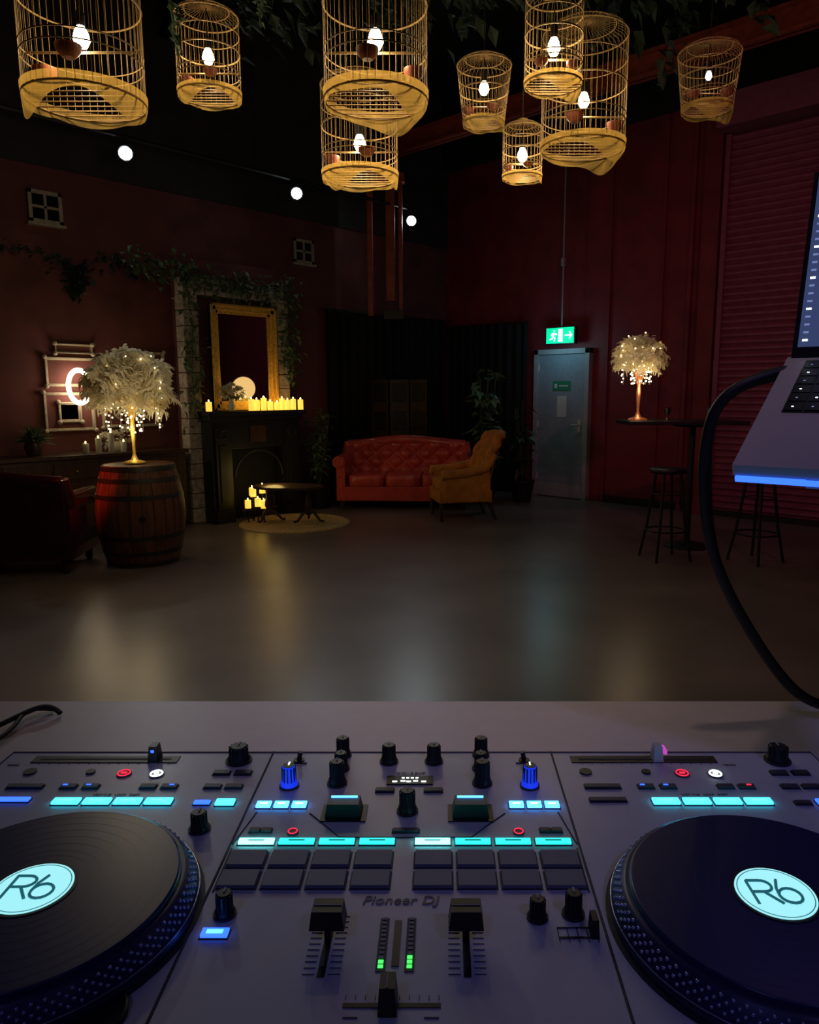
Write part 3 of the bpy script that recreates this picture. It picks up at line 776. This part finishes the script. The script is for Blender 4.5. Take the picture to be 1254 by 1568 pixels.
# mixer section
for sx in(-1,1):
    knob(sx*.064,.642,.0065,.018); knob(sx*.0205,.630,.0068,.017); knob(sx*.0625,.592,.0070,.021); knob(sx*.0625,.617,.0062,.016)
    o.cyl((sx*.103,.632,0),(sx*.1015,.632,.009),.0022,M_plast,10); o.disc((sx*.103,.632,0),.005,M_plast,.0015,16); o.bx(sx*.103-.008,sx*.103+.008,.626,.6275,0,.001,M_line)
    knob(sx*.103,.588,.0068,.019,M_bknob,M_ledw,M_plast)
    btn(sx*.0205,.580,.015,.0055,M_btn)
    o.bx(sx*.0505-.018,sx*.0505+.018,.534,.558,0,.0012,M_plast)
    o.box((sx*.0505,.546,.0065),(.029,.016,.011),M_plast,top=.86); o.box((sx*.0505,.5500,.0124),(.021,.0018,.0010),M_bluel)
    for x in(.0885,.103,.1175): btn(sx*x,.557,.0115,.0075,M_bluel,.0026); 
    for x in(.0885,.103,.1175): o.box((sx*x,.557,.0028),(.006,.0008,.0004),M_ledw)
    o.disc((sx*.0865,.520,0),.0045,M_btn,.0014,18); o.ring((sx*.0865,.520,.0016),.0034,.0005,M_red,20,5)
    for x in(.107,.116): btn(sx*x,.522,.0075,.0045,M_btn)
    for k in range(4):
        x=.0208+k*.0301
        btn(sx*x,.507,.0262,.0058,M_tealb if (sx>0 and k==0) or (sx<0 and k==3) else M_teal,.0024)
        o.box((sx*x,.507,.0026),(.012,.0008,.0004),M_line)
        x=.0215+k*.0304
        for y in(.486,.4635):
            o.bx(sx*x-.0142,sx*x+.0142,y-.0096,y+.0096,0,.0006,M_line); o.box((sx*x,y,.0016),(.0268,.0175,.0028),M_pad,top=.96)
    fx=sx*.0425
    o.bx(fx-.0022,fx+.0022,.378,.430,0,.0006,M_plast)
    for k in range(11):
        y=.380+k*.0048
        for s2 in(-1,1): o.bx(fx+s2*.0075-.0035,fx+s2*.0075+.0035,y,y+.0004,0,.0004,M_line)
    o.box((fx,.410,.007),(.004,.008,.012),M_plast); o.box((fx,.410,.016),(.0215,.015,.012),M_plast,top=.85); o.box((fx,.410,.0222),(.017,.0008,.0005),M_pad)
    mx=sx*.0085; o.bx(mx-.0028,mx+.0028,.382,.426,0,.0006,M_line)
    for k in range(12):
        y=.3845+k*.0036; o.bx(mx-.0015,mx+.0015,y,y+.0022,.0006,.0011,M_green if k<(2 if sx<0 else 3) else M_pad)
    knob(sx*.1125,.430,.0060,.016)
    for k in range(5): o.bx(sx*(.004+.0055*k)-.0002,sx*(.004+.0055*k)+.0002,.362,.365,0,.0004,M_line)
o.bx(-.0022,.0022,.386,.424,0,.0008,M_plast)
knob(.0890,.427,.0056,.014)
o.bx(.100,.124,.4085,.410,0,.0006,M_plast); o.bx(.100,.124,.4175,.4183,0,.0006,M_line); o.box((.1225,.414,.006),(.005,.012,.012),M_plast,top=.8)
for x in(.1,.106,.112,.118,.124): o.bx(x,x+.0005,.4055,.4175,0,.0004,M_line)
btn(-.1135,.412,.0165,.0068,M_blue,.0024); o.box((-.1135,.412,.0026),(.010,.003,.0004),M_bluel)
o.bx(-.020,.020,.5895,.603,0,.0014,M_plast)
for k,x in enumerate((-.013,-.006,-.001,.005,.012)): o.box((x,.593+(.001 if k%2 else 0),.0016),(.004,.0014,.0004),M_ledw)
for k in range(4): o.box((-.006+k*.004,.599,.0016),(.0022,.0012,.0004),M_ledw)
knob(0,.549,.0070,.019); btn(0,.5215,.02,.004,M_btn)
o.bx(-.027,.027,.3565,.3595,0,.0006,M_plast); o.box((-.002,.357,.009),(.0105,.015,.016),M_plast,top=.8); o.box((-.002,.357,.0173),(.001,.011,.0005),M_pad)
for s2 in(-1,1): o.box((s2*.022,.350,.0003),(.008,.0006,.0005),M_line)
o.lathe([(.0205,0),(.0205,.003),(.018,.004),(.017,.0025)],(-.163,.350,0),M_plast,40)
ctrl=o.done((-.0274,0,1.167),bevel=.0)
def text(name,s,loc,size,m,rz=0,ext=.0002,par=ctrl,shear=0):
    cu=bpy.data.curves.new(name,'FONT'); cu.body=s; cu.size=size; cu.extrude=ext; cu.align_x='CENTER'; cu.align_y='CENTER'; cu.shear=shear
    cu.materials.append(m); t=bpy.data.objects.new(name,cu); sc.collection.objects.link(t); t.location=loc; t.rotation_euler=(0,0,rz); t.parent=par; return t
text('logo_text','Pioneer DJ',(0,.443,.0005),.0115,M_ink,shear=.2)
text('panel_text','DDJ-REV7',(0,.6085,.0005),.006,M_ink)
for dx in(0,.493):
    text('label_text','HOT CUE   LOOP   SHIFT',(-.245+dx,.5735,.0004),.0035,M_ink)
    text('label_text','TEMPO',(-.36+dx if not dx else -.205+dx,.6235,.0004),.0035,M_ink)

# ------------------------------------------------------------ laptop
ex=Vector((.809,-.588,0)); ey=Vector((.111,.15,.10)).normalized(); ez=ex.cross(ey).normalized()
es=Vector((.02,.045,.19)); es=(es-ex*es.dot(ex)).normalized()
O=Vector((.26,.66,1.436))
lap=MB('laptop')
T=Matrix((( ex.x,ey.x,ez.x,O.x),(ex.y,ey.y,ez.y,O.y),(ex.z,ey.z,ez.z,O.z),(0,0,0,1)))
lap.T=T
lap.bx(0,.31,0,.215,-.011,0,M_alu)
lap.bx(.020,.290,.095,.205,0,.0006,M_plast)
for r in range(6):
    for c in range(15):
        lap.bx(.022+c*.0177,.022+c*.0177+.0153,.098+r*.0177,.098+r*.0177+.0152,.0006,.0016,M_plast)
        lap.bx(.027+c*.0177,.0290+c*.0177,.104+r*.0177,.1052+r*.0177,.0016,.0018,M_screenl if (c+r)%2 else M_ledw)
lap.bx(.10,.21,.010,.085,0,.0004,M_alu)
O2=O+ey*.212; en=ex.cross(es).normalized()
lap.T=Matrix(((ex.x,es.x,en.x,O2.x),(ex.y,es.y,en.y,O2.y),(ex.z,es.z,en.z,O2.z),(0,0,0,1)))
lap.bx(.004,.306,0,.205,-.006,0,M_plast); lap.bx(.009,.301,.012,.199,0,.0008,M_screen)
lap.bx(.012,.298,.190,.198,.0008,.0012,M_screenl); lap.bx(.012,.026,.176,.186,.0008,.0012,M_screenm)
for k in range(18):
    lap.bx(.013,.018,.018+k*.0085,.0185+k*.0085+.0015,.0008,.0012,M_screenl if k%4 else M_ledw)
lap.bx(.034,.29,.03,.08,.0008,.0011,M_screenl); lap.bx(.034,.29,.12,.15,.0008,.0011,M_screenm)
lap.T=T
lapo=lap.done(bevel=.0)
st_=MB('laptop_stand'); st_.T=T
st_.bx(.002,.305,-.002,.002,-.0165,-.0115,M_blue); st_.bx(.06,.25,.0,.20,-.020,-.0115,M_alu)  # glowing blue strip stands in for a blue reflection on the edge
st_.T=Matrix.Identity(4)
cc=O+ex*.155+ey*.10-ez*.02
st_.cyl(tuple(cc),(cc.x,cc.y,TZ+.01),.012,M_alu,16); st_.bx(cc.x-.06,cc.x+.14,cc.y-.09,cc.y+.09,TZ,TZ+.010,M_alu)
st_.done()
# cables
def cable(name,pts,r,loc=(0,0,0)):
    cu=bpy.data.curves.new(name,'CURVE'); cu.dimensions='3D'; cu.bevel_depth=r; cu.bevel_resolution=4; cu.resolution_u=12
    sp=cu.splines.new('NURBS'); sp.points.add(len(pts)-1); sp.order_u=4; sp.use_endpoint_u=True
    for i,p in enumerate(pts): sp.points[i].co=(p[0],p[1],p[2],1)
    cu.materials.append(M_cord); ob=bpy.data.objects.new(name,cu); sc.collection.objects.link(ob); return ob
cable('power_cable',[(.372,.80,1.523),(.345,.79,1.520),(.305,.79,1.505),(.286,.80,1.475),(.286,.81,1.40),(.305,.82,1.315),(.355,.84,1.235),(.41,.86,1.16),(.465,.88,1.102),(.58,.86,1.0995)],.0062)
cable('usb_cable',[(.37,.80,1.516),(.34,.795,1.513),(.305,.80,1.50),(.293,.81,1.47),(.297,.82,1.40),(.312,.83,1.31),(.365,.85,1.23),(.43,.87,1.14),(.49,.89,1.098),(.6,.88,1.0965)],.0030)
cable('audio_cable',[(-.72,.62,1.097),(-.60,.74,1.097),(-.545,.83,1.098),(-.52,.88,1.105),(-.50,.895,1.108),(-.485,.888,1.097)],.0032)
cable('audio_cable',[(-.72,.55,1.097),(-.57,.70,1.097),(-.52,.79,1.097),(-.515,.85,1.100),(-.53,.89,1.106),(-.50,.90,1.097)],.0028)

# ------------------------------------------------------------ unseen par lamps, added to light booth, red wall, barrel and sofa
for (p,aim,pw,col,sp) in (((-.9,-1.3,3.6),(-.05,.78,1.15),17,(.24,.28,1.0),25),((1.2,-1.2,3.6),(.30,.80,1.20),30,(.36,.31,1.0),26),
                          ((.0,.3,4.9),(.0,1.42,1.0),62,(1,.70,.62),27),((2.0,.3,4.2),(3.3,8.6,2.0),200,(1,.20,.38),45),
                          ((-3.2,3.2,4.4),(-2.95,6.26,.74),1100,(1,.08,.03),6),((-.2,4.9,5.4),(-.5,9.8,.6),36,(1,.66,.45),22)):
    o=MB('added_par_light'); P=Vector(p); d=(Vector(aim)-P).normalized()
    o.tube([-d*.25,-d*.22,d*0],[.06,.10,.11],M_black,20); o.ring((0,0,.05),.14,.008,M_black,20,5,'x'); o.cyl((0,0,.19),(0,0,HT-p[2]),.015,M_black,8)
    o.done(p)
    light('added_par_beam','SPOT',tuple(P+d*.03),pw,col,.08,aim=aim,spot=sp,blend=1.0)

# world
w=bpy.data.worlds.new('world'); sc.world=w; w.use_nodes=True
w.node_tree.nodes['Background'].inputs[0].default_value=(.01,.01,.012,1)

# camera
cam=bpy.data.cameras.new('camera'); co=bpy.data.objects.new('camera',cam); sc.collection.objects.link(co)
co.location=(0,0,1.5); co.rotation_euler=(math.radians(90-9.185),0,0)
cam.sensor_fit='AUTO'; cam.sensor_width=36; cam.lens=26; cam.shift_x=-.03125; cam.clip_start=.02
sc.camera=co

# turn the whole set so that the room walls run along the world axes
bpy.context.view_layer.update()
RR=Matrix.Rotation(-RA,4,'Z')
for ob in list(sc.objects):
    if ob.parent is None: ob.matrix_world=RR@ob.matrix_world
bpy.context.view_layer.update()
